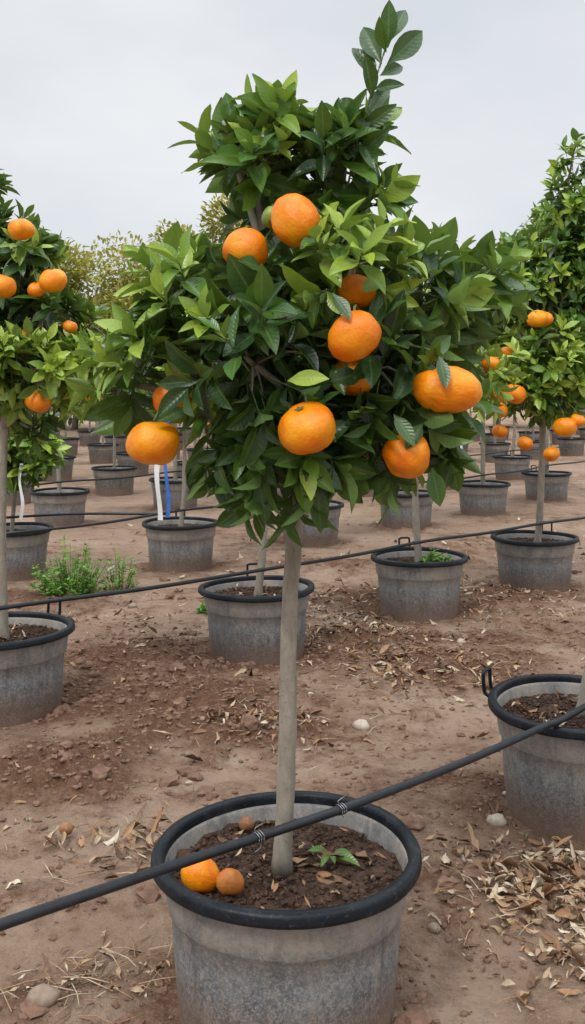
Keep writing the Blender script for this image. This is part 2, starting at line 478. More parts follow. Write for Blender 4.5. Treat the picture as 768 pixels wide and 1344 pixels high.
def tree_object(T, loc, label, seed=0, scale=1.0):
    rg = random.Random(seed)
    root = mk_obj("orange_tree", None, None, loc, label=label, category="orange tree", group=GROUP_T)
    root.scale = (scale, scale, scale)
    mk_obj("trunk", mk_mesh("trunk_mesh", *T["trunk"], [M_BARK]), root)
    bV, bF, bM = T["branch"]
    mk_obj("branches", mk_mesh("branches_mesh", bV, bF, [M_BARK, M_TWIG], bM), root)
    V, F, C = T["leaf"]
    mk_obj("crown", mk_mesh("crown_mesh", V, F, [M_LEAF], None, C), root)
    for fr in T["fruits"]: place_fruit(fr, root, rg)
    return root

def copy_thing(root, loc, rz=0, sc=1.0, **props):
    n = root.copy(); n.location = loc; n.rotation_euler = (0, 0, rz); n.scale = (sc, sc, sc); link(n)
    for ch in root.children:
        c = ch.copy(); c.parent = n; link(c)
    for k, v in props.items(): n[k] = v
    return n

# ------------------------------------------------------------------ layout
MAIN = (-.012, 2.18)
ROW1 = [(.94, 3.19)]
ROW2 = [(-1.24, 4.19), (-.18, 5.06), (.777, 5.99), (1.68, 6.77)]
ROW3 = [(-2.07, 7.18), (-.86, 7.5), (.16, 8.7), (1.126, 9.67), (2.07, 10.6), (3.10, 11.9)]
ROW4 = [(-2.34, 9.8), (-1.33, 11.07), (-.25, 12.0), (1.05, 12.7), (2.12, 13.5), (3.33, 14.8)]
uu = np.array([.735, .678]); nn = np.array([-.678, .735])
FAR = []
for ci, c in enumerate([10.9, 13.2, 15.6, 18.0, 20.6]):
    for k in range(-2, 24):
        p = c * nn + (k * 1.38 + (ci % 2) * .5 + rnd.uniform(-.08, .08)) * uu
        if 9 < p[1] < 27 and abs(p[0]) < .30 * p[1] + .9: FAR.append((p[0], p[1]))
POTS = [MAIN] + ROW1 + ROW2 + ROW3 + ROW4 + FAR

# ------------------------------------------------------------------ ground
BLOBS = [(-.55, 4.15, .50, .30, 1.5), (-.84, 3.50, .28, .26, 1.5), (-.85, 4.9, .45, .4, 1.1), (.30, 5.2, .45, .3, 1.3), (.75, 4.7, .5, .3, .8),
         (1.4, 6.4, .5, .4, 1.0), (-.2, 3.8, .35, .2, .9), (.60, 2.6, .3, .2, .4), (-.75, 2.6, .35, .10, .4), (.5, 6.4, .6, .4, .8),
         (-1.8, 6.3, .6, .4, .7), (-.55, 2.15, .18, .12, .6), (.1, 7.5, 1.2, .3, .7), (1.35, 3.4, .3, .5, .6), (-.35, 4.75, .25, .2, 1.0), (.32, 3.35, .35, .12, .4), (.95, 5.3, .25, .2, .7), (-.35, 3.25, .2, .08, .4)]
def loose_at(x, y):
    v = 0
    for bx, by, sx, sy, a in BLOBS:
        e = ((x - bx) / sx) ** 2 + ((y - by) / sy) ** 2
        if e < 9: v += a * math.exp(-e)
    v += .55 * max(0, noise.noise(Vector((x * .9 + 3, y * .9, 0))) * 1.3 + .05)
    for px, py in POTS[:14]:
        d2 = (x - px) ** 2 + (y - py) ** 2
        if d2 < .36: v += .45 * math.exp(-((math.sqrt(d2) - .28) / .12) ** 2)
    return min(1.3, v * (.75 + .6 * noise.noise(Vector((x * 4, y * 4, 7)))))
def gh(x, y, lo=None):
    if lo is None: lo = loose_at(x, y)
    near = 1 / (1 + max(0, y - 10) * .05)
    h = .022 * noise.noise(Vector((x * .9, y * .9, 1))) + .014 * noise.noise(Vector((x * 3.1, y * 3.1, 2)))
    h += .0065 * noise.noise(Vector((x * 15, y * 15, 3))) + .0028 * noise.noise(Vector((x * 40, y * 40, 3)))
    h += lo * (.062 + .046 * abs(noise.noise(Vector((x * 8, y * 8, 4)))) + .028 * noise.noise(Vector((x * 22, y * 22, 5))))
    if y < 9 and abs(x) < 3.4:
        f = 1
        for px, py in POTS[:14]:
            d = math.hypot(x - px, y - py)
            if d < .5: f = min(f, max(.2, (d - .2) / .3))
        h *= f
    return h * near
def axis(dense, lo, hi, g=1.16):
    a = list(dense); s = dense[-1] - dense[-2]
    while a[-1] < hi: s *= g; a.append(a[-1] + s)
    s = dense[1] - dense[0]; b = []
    x = dense[0]
    while x > lo: s *= g; x -= s; b.append(x)
    return list(reversed(b)) + a
xs = axis(list(np.arange(-2.2, 2.21, .018)), -220, 220)
ys = axis(list(np.arange(1.7, 5.0, .018)) + list(np.arange(5.0, 9, .045)), -25, 320)
GV = []; GC = []
for y in ys:
    for x in xs:
        lo = loose_at(x, y)
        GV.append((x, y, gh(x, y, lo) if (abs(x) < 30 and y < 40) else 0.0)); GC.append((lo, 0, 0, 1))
nx = len(xs)
I = np.arange(nx * (len(ys) - 1)).reshape(-1, nx)[:, :-1].ravel()
GF = np.stack([I, I + 1, I + 1 + nx, I + nx], 1)
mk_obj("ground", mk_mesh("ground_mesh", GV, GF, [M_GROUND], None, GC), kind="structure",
       label="bare reddish brown dirt ground with loose crumbly soil", category="ground")

import bmesh
def ico(sub):
    bm = bmesh.new(); bmesh.ops.create_icosphere(bm, subdivisions=sub, radius=1)
    V = np.array([v.co[:] for v in bm.verts]); F = np.array([[v.index for v in f.verts] for f in bm.faces]); bm.free(); return V, F
I1, F1 = ico(1); I2, F2 = ico(2)
def clod(IV, s, rg, squash=(.5, .9)):
    o = Vector((rg.uniform(0, 90), rg.uniform(0, 90), 0))
    sc = np.array([rg.uniform(.8, 1.4), rg.uniform(.8, 1.4), rg.uniform(*squash)])
    d = np.array([1 + .6 * noise.noise(Vector(v) * 1.6 + o) for v in IV])[:, None]
    a = rg.uniform(0, 6.28); ca, sa = math.cos(a), math.sin(a)
    W = IV * d * sc * s
    return np.stack([W[:, 0] * ca - W[:, 1] * sa, W[:, 0] * sa + W[:, 1] * ca, W[:, 2]], 1)
def scatter_clods(n_try, size, sub, region, seed, base=.03, pw=2.2):
    rg = random.Random(seed); Vs = []; Fs = []; off = 0
    IV, IF = (I1, F1) if sub == 1 else (I2, F2)
    for _ in range(n_try):
        x = rg.uniform(region[0], region[1]); y = rg.uniform(region[2], region[3])
        if abs(x) > .33 * y + .3: continue
        lo = loose_at(x, y)
        if rg.random() > lo * 1.1 + base: continue
        if any((x - px) ** 2 + (y - py) ** 2 < .0625 for px, py in POTS[:14]): continue
        s = size * rg.random() ** pw + size * .18
        Vs.append(clod(IV, s, rg) + np.array([x, y, gh(x, y, lo) + s * .1])); Fs.append(IF + off); off += len(IV)
    return np.vstack(Vs), np.vstack(Fs)
A = scatter_clods(32000, .012, 1, (-2.0, 2.0, 1.8, 6.0), 3, .04)
B_ = scatter_clods(2200, .028, 2, (-2.2, 2.2, 1.9, 7.5), 4, 0, 2.8)
V, F, _, _ = merge([(A[0], A[1], 0, None), (B_[0], B_[1], 0, None)])
mk_obj("soil_clods", mk_mesh("clods_mesh", V, F, [M_CLOD], smooth=False), kind="stuff", label="crumbly brown soil clods scattered over the ground", category="soil")

# ------------------------------------------------------------------ leaf litter
def litter_rows(n, cx, cy, sx, sy, rg, zf, piles=.012, ll=(.025, .07), inside=None):
    out = []
    for _ in range(n):
        x = rg.gauss(cx, sx); y = rg.gauss(cy, sy)
        if inside is not None and math.hypot(x - inside[0], y - inside[1]) > inside[2]: continue
        if inside is None and any((x - px) ** 2 + (y - py) ** 2 < .075 for px, py in POTS[:14]): continue
        z = zf(x, y) + rg.uniform(.003, .006 + piles)
        a = rg.uniform(0, 6.28); tl = rg.gauss(0, .30)
        d = [math.cos(a), math.sin(a), tl]; nv = [rg.gauss(0, .4), rg.gauss(0, .4), 1 if rg.random() < .7 else -1]
        L = rg.uniform(*ll)
        out.append([x, y, z, *d, *nv, L, L * rg.uniform(.22, .5), rg.uniform(.3, 2.0), rg.uniform(-1.6, 1.6), rg.random() * (.94 if rg.random() < .95 else 1.07), rg.uniform(1, 4)])
    return out
rg = random.Random(11)
LR = []
for n, cx, cy, sx, sy in [(500, .74, 2.62, .15, .18), (90, .84, 2.36, .12, .12), (80, -.50, 2.92, .14, .10), (260, 1.38, 6.3, .30, .4), (340, .38, 5.35, .24, .35),
                          (180, .66, 4.65, .24, .14), (130, -.12, 3.85, .18, .12), (170, .22, 6.3, .35, .3), (60, -.8, 4.7, .3, .25), (80, -1.0, 5.7, .3, .3), (50, 1.05, 4.2, .3, .3),
                          (180, 0, 7.6, 1.6, .6), (120, 2.0, 8.2, .8, .5), (90, 0, 9, 2, .7)]:
    LR += litter_rows(n, cx, cy, sx, sy, rg, gh)
LR += litter_rows(60, -.46, 2.27, .10, .05, rg, gh, .006, (.015, .04))
LR += litter_rows(420, 0, 4.5, 1.4, 2.0, rg, gh, .004, (.01, .035))
LR += litter_rows(420, .72, 2.6, .20, .24, rg, gh, .004, (.01, .03))
V, F, C = build_leaves(LR, 6, 3)
tw = [(V, F, 0, C)]
for _ in range(640):
    cx, cy, s = rg.choice([(.72, 2.6, .17), (.72, 2.6, .17), (-.5, 2.9, .15), (.4, 5.3, .35), (1.35, 6.2, .4), (-.1, 3.85, .2), (0, 4.5, 1.2), (-.46, 2.25, .1), (.6, 4.65, .25)])
    x = rg.gauss(cx, s); y = rg.gauss(cy, s); a = rg.uniform(0, 6.28); L = rg.uniform(.03, .13)
    if any((x - px) ** 2 + (y - py) ** 2 < .09 for px, py in POTS[:14]): continue
    p0 = np.array([x, y, gh(x, y) + .006]); p2 = p0 + np.array([math.cos(a) * L, math.sin(a) * L, rg.uniform(0, .012)])
    p1 = (p0 + p2) / 2 + np.array([rg.uniform(-.01, .01), rg.uniform(-.01, .01), .006])
    tv, tf = tube([p0, p1, p2], [.0016, .0014, .001], 4)
    tw.append((tv, tf, 0, np.tile([rg.uniform(.2, .9), .5, .5, 1], (len(tv), 1))))
V, F, _, C = merge(tw)
mk_obj("leaf_litter", mk_mesh("litter_mesh", V, F, [M_LITTER], None, C), kind="stuff", label="dry curled fallen leaves and twigs on dirt", category="dry leaves")

for i, (x, y, s, lab) in enumerate([(.28, 3.94, .036, 1), (.645, 3.07, .030, 1), (.82, 3.01, .026, 1), (.52, 3.42, .016, 1), (-.55, 2.16, .036, 0),
                                    (.356, 2.45, .017, 0), (-1.0, 6.1, .03, 0), (.72, 3.3, .012, 1), (-.36, 3.9, .013, 0), (.9, 5.2, .025, 1), (.08, 4.3, .014, 1), (-.3, 2.75, .012, 0)]):
    d = np.array([1 + .3 * noise.noise(Vector(v) * 1.3 + Vector((i * 7, 0, 0))) for v in I2])[:, None]
    W = I2 * d * np.array([1, .85, .7]) * s
    me = mk_mesh("stone_mesh", W, F2, [M_STONE if lab else M_ROCK])
    mk_obj("stone", me, None, (x, y, gh(x, y) + s * .3), label="small rounded pale stone on the dirt" if lab else "small rounded brown stone on the dirt", category="stone", group="stones on the ground")

# ------------------------------------------------------------------ pots
def soil_disc(R, z, seed, rings=26, seg=64, lumps=0):
    V = [(0, 0, z)]; F = []
    for i in range(1, rings + 1):
        r = R * i / rings
        for k in range(seg):
            a = 2 * math.pi * k / seg; x, y = r * math.cos(a), r * math.sin(a)
            V.append((x, y, z + .012 * noise.noise(Vector((x * 9 + seed, y * 9, 0))) + .012 * noise.noise(Vector((x * 28 + seed, y * 28, 0))) + .008 * noise.noise(Vector((x * 70, y * 70, seed)))))
    for k in range(seg): F.append((0, 1 + k, 1 + (k + 1) % seg))
    for i in range(rings - 1):
        for k in range(seg):
            k2 = (k + 1) % seg
            F.append((1 + i * seg + k, 1 + (i + 1) * seg + k, 1 + (i + 1) * seg + k2, 1 + i * seg + k2))
    parts = [(np.array(V), F, 0, None)]
    rg = random.Random(seed)
    for _ in range(lumps):
        a = rg.uniform(0, 6.28); r = (R - .010) * math.sqrt(rg.random()); s = .0016 + .0055 * rg.random() ** 3
        parts.append((clod(I1, s, rg) + np.array([r * math.cos(a), r * math.sin(a), z + .006 * rg.random() + .003]), F1, 0, None))
    V, F, _, _ = merge(parts)
    return V, F
BODY = [(0, -.01), (.232, -.01), (.237, 0), (.2425, .07), (.244, .072), (.252, .19), (.2555, .240), (.262, .247), (.264, .253), (.273, .322), (.270, .338), (.2655, .330), (.255, .27)]
RIM = [(.2690, .33), (.2697, .350), (.2718, .3570), (.2765, .3602), (.286, .3606), (.2940, .3585), (.2988, .352), (.2982, .345), (.3000, .341), (.2993, .335), (.2965, .3320), (.2745, .330)]
def deform_pot(V):
    V = V.copy(); a = np.arctan2(V[:, 1], V[:, 0]); k = 1 + .010 * np.sin(2 * a + 1) + .004 * np.sin(3 * a) + .0015 * np.sin(9 * a)
    V[:, 0] *= k; V[:, 1] *= k; V[:, 2] += np.where(V[:, 2] > .2, .003 * np.sin(2 * a), 0); return V
bV, bF = lathe(BODY, 96); rV, rF = lathe(RIM, 96)
bV = deform_pot(bV); rV = deform_pot(rV)
sV, sF = soil_disc(.259, .30, 2, lumps=2600)
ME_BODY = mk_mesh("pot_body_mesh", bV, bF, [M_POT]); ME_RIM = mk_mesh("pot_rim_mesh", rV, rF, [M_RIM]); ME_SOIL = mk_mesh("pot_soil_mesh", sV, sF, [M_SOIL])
hp = spline([(.296, -.032, .335), (.312, -.034, .350), (.316, -.034, .395), (.316, -.030, .413), (.316, 0, .416), (.316, .030, .413), (.316, .034, .395), (.312, .034, .350), (.296, .032, .335)], 40)
hV, hF = tube(hp, [.0065] * 41, 8)
ME_HANDLE = mk_mesh("pot_handle_mesh", hV, hF, [M_RIM])
fb, ff = lathe(BODY[:3] + BODY[6:], 36); fr_, frf = lathe(RIM, 36); fs, fsf = soil_disc(.259, .30, 2, 4, 36)
V, F, MI, _ = merge([(fb, ff, 0, None), (fr_, frf, 1, None), (fs, fsf, 2, None)])
ME_FARPOT = mk_mesh("far_pot_mesh", V, F, [M_POT, M_RIM, M_SOIL], MI)

def make_pot(x, y, rz, handles, label, tilt=(0, 0)):
    root = mk_obj("plant_pot", None, None, (x, y, 0), label=label, category="plant pot", group=GROUP_P)
    root.rotation_euler = (tilt[0], tilt[1], rz)
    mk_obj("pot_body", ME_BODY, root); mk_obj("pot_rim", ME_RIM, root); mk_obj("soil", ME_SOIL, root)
    for a in handles:
        h = mk_obj("handle", ME_HANDLE, root); h.rotation_euler = (0, 0, a - rz)
    return root
make_pot(*MAIN, 0.4, [], "large dusty grey plastic pot with black rim and fallen oranges inside")
make_pot(*ROW1[0], 1.2, [math.radians(150)], "grey plastic pot with upright black loop handle")
make_pot(*ROW2[0], 2.0, [math.radians(62)], "dusty grey pot with black rim and loop handle")
make_pot(*ROW2[1], 2.8, [math.radians(95)], "dark grey scuffed pot with a leaning tree", (.0, .02))
make_pot(*ROW2[2], 4.0, [math.radians(100)], "grey pot with black rim and a green weed inside")
make_pot(*ROW2[3], 5.0, [math.radians(60)], "grey pot with black rim, dust on its upper band")
for i, p in enumerate(ROW3 + ROW4):
    make_pot(*p, i * 1.7, [math.radians(80 + 17 * i % 60)] if i % 2 else [], "grey plastic nursery pot with black rim on bare dirt")
for i, p in enumerate(FAR):
    o = mk_obj("plant_pot", ME_FARPOT, None, (p[0], p[1], 0), label="grey plastic nursery pot with black rim on bare dirt", category="plant pot", group=GROUP_P)
    o.rotation_euler = (0, 0, i * 1.1)

rg = random.Random(5)
LR = litter_rows(90, -.01, 2.2, .15, .15, rg, lambda x, y: .304, .008, (.010, .03), (MAIN[0], MAIN[1], .24))
LR += litter_rows(12, .10, 2.17, .03, .05, rg, lambda x, y: .306, .01, (.05, .08), (MAIN[0], MAIN[1], .235))
for q in LR: q[13] *= .75
V, F, C = build_leaves(LR, 6, 3)
mk_obj("pot_leaf_litter", mk_mesh("pot_litter_mesh", V, F, [M_LITTER], None, C), kind="stuff", label="dry leaf scraps lying on potting soil", category="dry leaves")
for (px, py) in (ROW1[0], ROW2[0], ROW2[1]):
    LR = litter_rows(60, px, py, .14, .14, rg, lambda x, y: .304, .008, (.02, .05), (px, py, .235))
    V, F, C = build_leaves(LR, 6, 3)
    mk_obj("pot_leaf_litter", mk_mesh("pot_litter_mesh", V, F, [M_LITTER], None, C), kind="stuff", label="dry leaf scraps lying on potting soil", category="dry leaves")
LG = []
for (x, y, dx, dy, L) in [(.085, 2.21, -.9, .3, .06), (.09, 2.20, .7, -.5, .075), (.09, 2.205, .9, .2, .05), (.085, 2.21, .2, -.9, .045), (.08, 2.2, -.3, -.9, .05)]:
    LG.append([x, y, .328, dx, dy, .12, .1, -.4, 1, L, L * .36, .6, .7, .55, .5])
V, F, C = build_leaves(LG, 8, 5)
mk_obj("fallen_sprig", mk_mesh("sprig_mesh", V, F, [M_LEAF], None, C), label="small green leafy sprig lying on potting soil", category="twig")
def fallen(me, name, x, y, z, r, label, cat="orange"):
    o = mk_obj(name, me, None, (x, y, z), label=label, category=cat); o.scale = (r, r, r); o.rotation_euler = (-.5, .5, .7); return o
fallen(ME_OR[0], "fallen_orange", -.197, 2.09, .338, .042, "fallen ripe orange resting on soil in pot")
fallen(ME_RT, "fallen_orange", -.133, 2.075, .330, .031, "fallen orange turning brown on soil in pot")
fallen(ME_NT, "fallen_orange", -.112, 2.37, .322, .019, "tiny dried brown fruit on soil in pot")
fallen(ME_NT, "fallen_orange", -.69, 2.97, .04, .022, "small dried brown fruit lying on dirt")

# ------------------------------------------------------------------ trees
def loc(lobes, b): return [(l[0] - b[0], l[1] - b[1], l[2] - b[2], *l[3:]) for l in lobes]
def locf(fr, b): return [(f[0] - b[0], f[1] - b[1], f[2] - b[2], *f[3:]) for f in fr]

mb = (-.024, 2.18, .29)
main_lobes = [
    (-.09, 2.25, 1.88, .065, .09, .065, .58), (.085, 2.20, 1.87, .065, .09, .07, .48), (.01, 2.30, 1.79, .11, .11, .08, .30),
    (-.14, 2.25, 1.93, .03, .04, .03, .65), (-.03, 2.24, 1.94, .04, .05, .03, .6), (.14, 2.2, 1.77, .06, .07, .05, .48),
    (-.24, 2.15, 1.570, .065, .10, .065, .82), (-.05, 2.06, 1.56, .10, .10, .08, .42), (.12, 2.03, 1.61, .085, .09, .055, 1.0), (.0, 2.32, 1.60, .17, .11, .11, .25),
    (.24, 2.12, 1.58, .09, .11, .07, .58), (.39, 2.33, 1.595, .065, .09, .06, .62), (.34, 2.18, 1.50, .06, .09, .06, .50), (.44, 2.34, 1.63, .035, .05, .045, .65),
    (-.26, 2.12, 1.44, .08, .10, .06, .70), (-.08, 2.00, 1.43, .12, .11, .10, .36), (.16, 2.05, 1.42, .12, .11, .09, .30), (.31, 2.18, 1.42, .055, .09, .06, .44),
    (.00, 2.04, 1.27, .10, .11, .055, .34), (.15, 2.10, 1.26, .075, .10, .045, .38), (-.13, 2.10, 1.30, .065, .10, .045, .45), (-.03, 2.10, 1.19, .04, .06, .03, .42),
    (-.35, 2.15, 1.39, .03, .06, .03, .65), (.0, 2.40, 1.42, .20, .10, .13, .2), (.35, 2.15, 1.31, .03, .05, .04, .42)]
main_fruit = [(.027, 1.86, 1.304, .0565), (.116, 1.855, 1.480, .053), (-.283, 1.98, 1.27, .055, 1, 0, .9), (.310, 1.96, 1.378, .054, 1.0, 2, 1.0),
              (.230, 1.96, 1.247, .047, 1.15, 0, .8), (.005, 1.97, 1.72, .047, 1.4, 0, .9), (-.096, 1.99, 1.664, .046, 1.1, 0, .8), (.124, 2.00, 1.405, .046, 1.0, 0, .0),
              (.132, 1.99, 1.578, .040, 1.0, 0, .0), (-.252, 2.03, 1.357, .040, 1.0, 0, .0), (-.04, 2.02, 1.735, .024, 1.2, 1, .6)]
def top_shoot(Ls, stems, rg):
    b = np.array(mb)
    path = spline([(.12, 2.16, 1.82), (.150, 2.13, 1.95), (.18, 2.12, 2.05), (.215, 2.12, 2.16)], 12) - b
    for i in range(12): stems.append((path[i], path[i + 1], .0042 - .0018 * i / 12))
    for (x0, z0, x1, z1, dy, t) in [(.182, 2.050, .134, 2.142, .03, .12), (.194, 2.085, .152, 2.190, .04, .24), (.207, 2.12, .208, 2.215, -.03, .34), (.212, 2.135, .250, 2.225, .03, .30), (.205, 2.085, .295, 2.175, .03, .26), (.204, 2.11, .180, 2.165, -.05, .4),
                                    (.172, 2.01, .160, 2.090, -.05, .16), (.168, 2.0, .122, 1.905, -.03, .36), (.118, 1.98, .080, 1.870, -.02, .45), (.165, 1.970, .213, 2.055, .03, .14), (.150, 1.94, .222, 1.99, -.03, .25),
                                    (.145, 1.91, .08, 1.975, -.02, .3), (.14, 1.89, .205, 1.93, -.04, .3), (.175, 2.03, .232, 2.03, -.05, .20), (.155, 1.96, .100, 2.03, .05, .22), (.15, 1.92, .175, 1.85, -.06, .36), (.19, 2.06, .250, 2.10, .04, .3)]:
        p0 = np.array([x0, 2.12, z0]); p1 = np.array([x1, 2.12 + dy, z1]); L = np.linalg.norm(p1 - p0) * 1.05
        nv = np.array([rg.uniform(-.6, .6), -1, rg.uniform(-.5, .3)])
        Ls.append([*(p0 - b), *(p1 - p0), *nv, L, L * .40, .5, .4, t, .5])
    for (a0, a1, w_, t) in [((.290, 1.93, 1.445), (.298, 1.885, 1.388), .030, .30), ((-.01, 1.86, 1.395), (.060, 1.82, 1.402), .038, .95), ((.075, 1.84, 1.56), (.105, 1.80, 1.515), .030, .3), ((-.21, 1.98, 1.34), (-.265, 1.93, 1.32), .035, .3),
                            ((.05, 1.93, 1.36), (.045, 1.84, 1.338), .035, .25), ((.26, 1.95, 1.31), (.225, 1.91, 1.268), .032, .28), ((.20, 1.93, 1.33), (.235, 1.89, 1.275), .034, .4), ((.06, 1.96, 1.68), (.02, 1.90, 1.66), .036, .5), ((-.06, 1.96, 1.62), (-.1, 1.92, 1.635), .036, .4),
                            ((.17, 1.97, 1.44), (.12, 1.92, 1.40), .036, .3), ((.08, 1.97, 1.43), (.10, 1.92, 1.375), .034, .5), ((.18, 1.95, 1.60), (.14, 1.92, 1.575), .034, .8)]:
        a0 = np.array(a0); a1 = np.array(a1); L = np.linalg.norm(a1 - a0) * 1.1
        Ls.append([*(a0 - b), *(a1 - a0), rg.uniform(-.3, .3), -1, .5, L, w_, .35, .3, t, 9.0])
    for p, d, l in [((-.16, 2.2, 1.89), (-.6, 0, .8), .08), ((-.04, 2.2, 1.94), (-.2, -.1, 1), .05), ((.0, 2.2, 1.94), (.15, 0, 1), .05), ((.17, 2.1, 1.79), (.8, -.2, .5), .06),
                    ((-.28, 2.1, 1.60), (-.7, -.2, .9), .06), ((.45, 2.25, 1.64), (.9, 0, .6), .06), ((.30, 2.2, 1.64), (.2, -.1, 1), .07), ((-.37, 2.08, 1.43), (-1, -.1, .4), .05), ((.46, 2.3, 1.57), (1, 0, .1), .06),
                    ((-.20, 2.1, 1.63), (-.2, -.2, 1), .05), ((-.39, 2.1, 1.38), (-1, -.1, -.1), .04), ((.10, 1.96, 1.66), (-.1, -.5, 1), .05), ((.16, 1.96, 1.66), (.4, -.5, 1), .05), ((.06, 1.96, 1.64), (-.3, -.6, .7), .05), ((.20, 1.98, 1.62), (.7, -.5, .6), .05),
                    ((.13, 1.93, 1.62), (.1, -.9, .5), .05), ((-.25, 2.0, 1.54), (-.3, -.8, .6), .05), ((-.30, 2.02, 1.47), (-.7, -.6, .5), .05), ((-.16, 1.95, 1.50), (-.2, -.9, .5), .04), ((-.22, 2.0, 1.60), (-.2, -.8, .8), .05), ((-.33, 2.02, 1.42), (-.8, -.6, .4), .05)]:
        shoot(Ls, np.array(p) - b, np.array(d, dtype=float), l, 9, .092, rg, .86, stems)
    # drooping clusters under the crown
    for p in [(-.08, 2.02, 1.19), (.0, 2.05, 1.17), (.03, 2.0, 1.20), (.20, 2.02, 1.22), (-.18, 2.05, 1.24), (.33, 2.08, 1.27)]:
        shoot(Ls, np.array(p) - b, np.array([rg.uniform(-.3, .3), -.3, -1.0]), .06, 6, .10, rg, rg.uniform(.25, .55), stems)
    for k in range(18):
        x = rg.uniform(-.24, .32); y = rg.uniform(1.96, 2.15)
        Ls.append([x - b[0], y - b[1], 1.21 + abs(x) * .12 + rg.uniform(-.03, .03) - b[2], rg.uniform(-.5, .5), rg.uniform(-.4, .1), -1, rg.uniform(-.3, .3), -1, .3, rg.uniform(.075, .12), .042, .3, .4, rg.uniform(.15, .6), .5])
tp = [(0, 0, 0), (.012, -.004, .30), (.018, -.01, .60), (.034, -.02, .86), (.03, -.03, 1.0)]
eye = (-mb[0], -mb[1], 1.38 - mb[2])
T = gen_tree(loc(main_lobes, mb), tp, (.0215, .0165), locf(main_fruit, mb), 21, dens=225, ll=.112, ns=8, nt_=5, extra=top_shoot, eye=eye, sides=20, slen=(.04, .095), nl=(6, 9), clump=(11.0, .14))
print("main leaves", len(T["leaf"][0]) // 40)
tree_object(T, mb, "potted orange tree with large ripe oranges and one tall shoot", 3)

b2 = (-1.24, 4.19, .29)
L2 = [(-1.28, 4.25, 1.92, .17, .2, .18, .35), (-1.33, 4.2, 2.18, .06, .08, .10, .45), (-1.42, 4.2, 1.75, .25, .2, .25, .35), (-1.06, 4.15, 1.68, .12, .15, .12, .35), (-1.12, 4.1, 1.92, .07, .10, .08, .5),
      (-1.04, 3.93, 1.45, .16, .13, .08, 1.05), (-.90, 3.93, 1.48, .11, .09, .06, 1.05), (-.82, 3.93, 1.48, .05, .06, .04, 1.05), (-1.2, 4.2, 1.45, .22, .2, .14, .45), (-1.12, 4.3, 1.3, .12, .18, .08, .55), (-.93, 4.25, 1.60, .09, .08, .08, .45), (-1.18, 3.95, 1.5, .1, .1, .06, .95), (-.86, 4.3, 1.48, .09, .1, .08, .45)]
Fr2 = [(-1.09, 3.92, 2.02, .052), (-.954, 3.88, 1.81, .056), (-1.154, 3.88, 1.787, .056), (-1.037, 3.95, 1.78, .036), (-1.015, 3.90, 1.33, .055, .95, 0, .8), (-1.108, 3.96, 1.59, .034, 1, 0, .2), (-.90, 3.95, 1.63, .03)]
T = gen_tree(loc(L2, b2), [(0, 0, 0), (-.01, 0, .4), (.0, 0, .95)], (.023, .018), locf(Fr2, b2), 31, dens=200, ll=.11, ns=6, nt_=3, eye=(-b2[0], -b2[1], 1.09), sides=10, nl=(6, 9), slen=(.03, .09), clump=(8, .25))
tree_object(T, b2, "orange tree laden with fruit above a dusty pot", 4)
b5 = (1.70, 6.77, .29)
L5 = [(1.70, 6.6, 1.52, .28, .26, .15, 1.05), (1.50, 6.6, 1.42, .14, .15, .12, .95), (1.95, 6.7, 1.45, .18, .2, .15, .85), (1.75, 6.65, 1.70, .24, .2, .13, 1.0), (1.88, 6.9, 2.18, .30, .25, .24, .65),
      (1.60, 6.9, 2.02, .22, .2, .2, .7), (1.98, 6.9, 2.62, .20, .18, .24, .72), (1.60, 6.9, 2.34, .10, .1, .12, .8), (2.14, 6.9, 2.4, .24, .2, .24, .65), (1.98, 6.9, 3.0, .07, .08, .14, .75), (1.45, 6.95, 2.2, .09, .08, .12, .75), (2.1, 6.8, 1.9, .24, .2, .22, .6),
      (1.70, 6.6, 1.32, .20, .2, .08, .7), (2.2, 6.9, 1.6, .2, .2, .2, .55), (2.35, 6.9, 2.1, .22, .2, .22, .6), (2.25, 6.9, 2.75, .14, .14, .2, .7), (1.38, 6.9, 1.85, .12, .12, .16, .55)]
Fr5 = [(1.455, 6.38, 1.345, .076, 1, 0, .7), (1.355, 6.40, 1.24, .058), (1.365, 6.42, 1.10, .052), (1.78, 6.38, 1.13, .076), (1.53, 6.42, 1.02, .052), (1.705, 6.42, .95, .055), (1.61, 6.42, 1.84, .065, 1, 0, .5), (1.67, 6.45, 1.84, .055, 1, 0, .5), (1.39, 6.55, 1.97, .036), (1.41, 6.45, 1.62, .045, 1, 0, .5), (1.87, 6.40, 1.17, .05)]
T = gen_tree(loc(L5, b5), [(0, 0, 0), (.015, -.02, .3), (.03, -.05, .97)], (.026, .021), locf(Fr5, b5), 41, dens=120, ll=.12, ns=6, nt_=3, eye=(-b5[0], -b5[1], 1.09), sides=10, nl=(7, 10), clump=(6, .3))
tree_object(T, b5, "tall orange tree with bright green shoots and low hanging fruit", 5)

b1 = (.955, 3.22, .29)
L1 = [(1.62, 3.3, 1.6, .25, .25, .25, .4), (1.75, 3.4, 1.85, .2, .2, .2, .4), (1.6, 3.3, 1.3, .2, .2, .12, .35), (1.85, 3.3, 1.5, .2, .2, .2, .4)]
Fr1 = [(1.5, 3.1, 1.3, .055), (1.8, 3.1, 1.5, .055)]
T = gen_tree(loc(L1, b1), [(0, 0, 0), (.08, 0, .3), (.32, 0, .65), (.62, .05, 1.0)], (.025, .02), locf(Fr1, b1), 51, dens=90, ll=.10, ns=6, nt_=3, sides=12)
tree_object(T, b1, "orange tree with a leaning trunk in grey pot", 6)

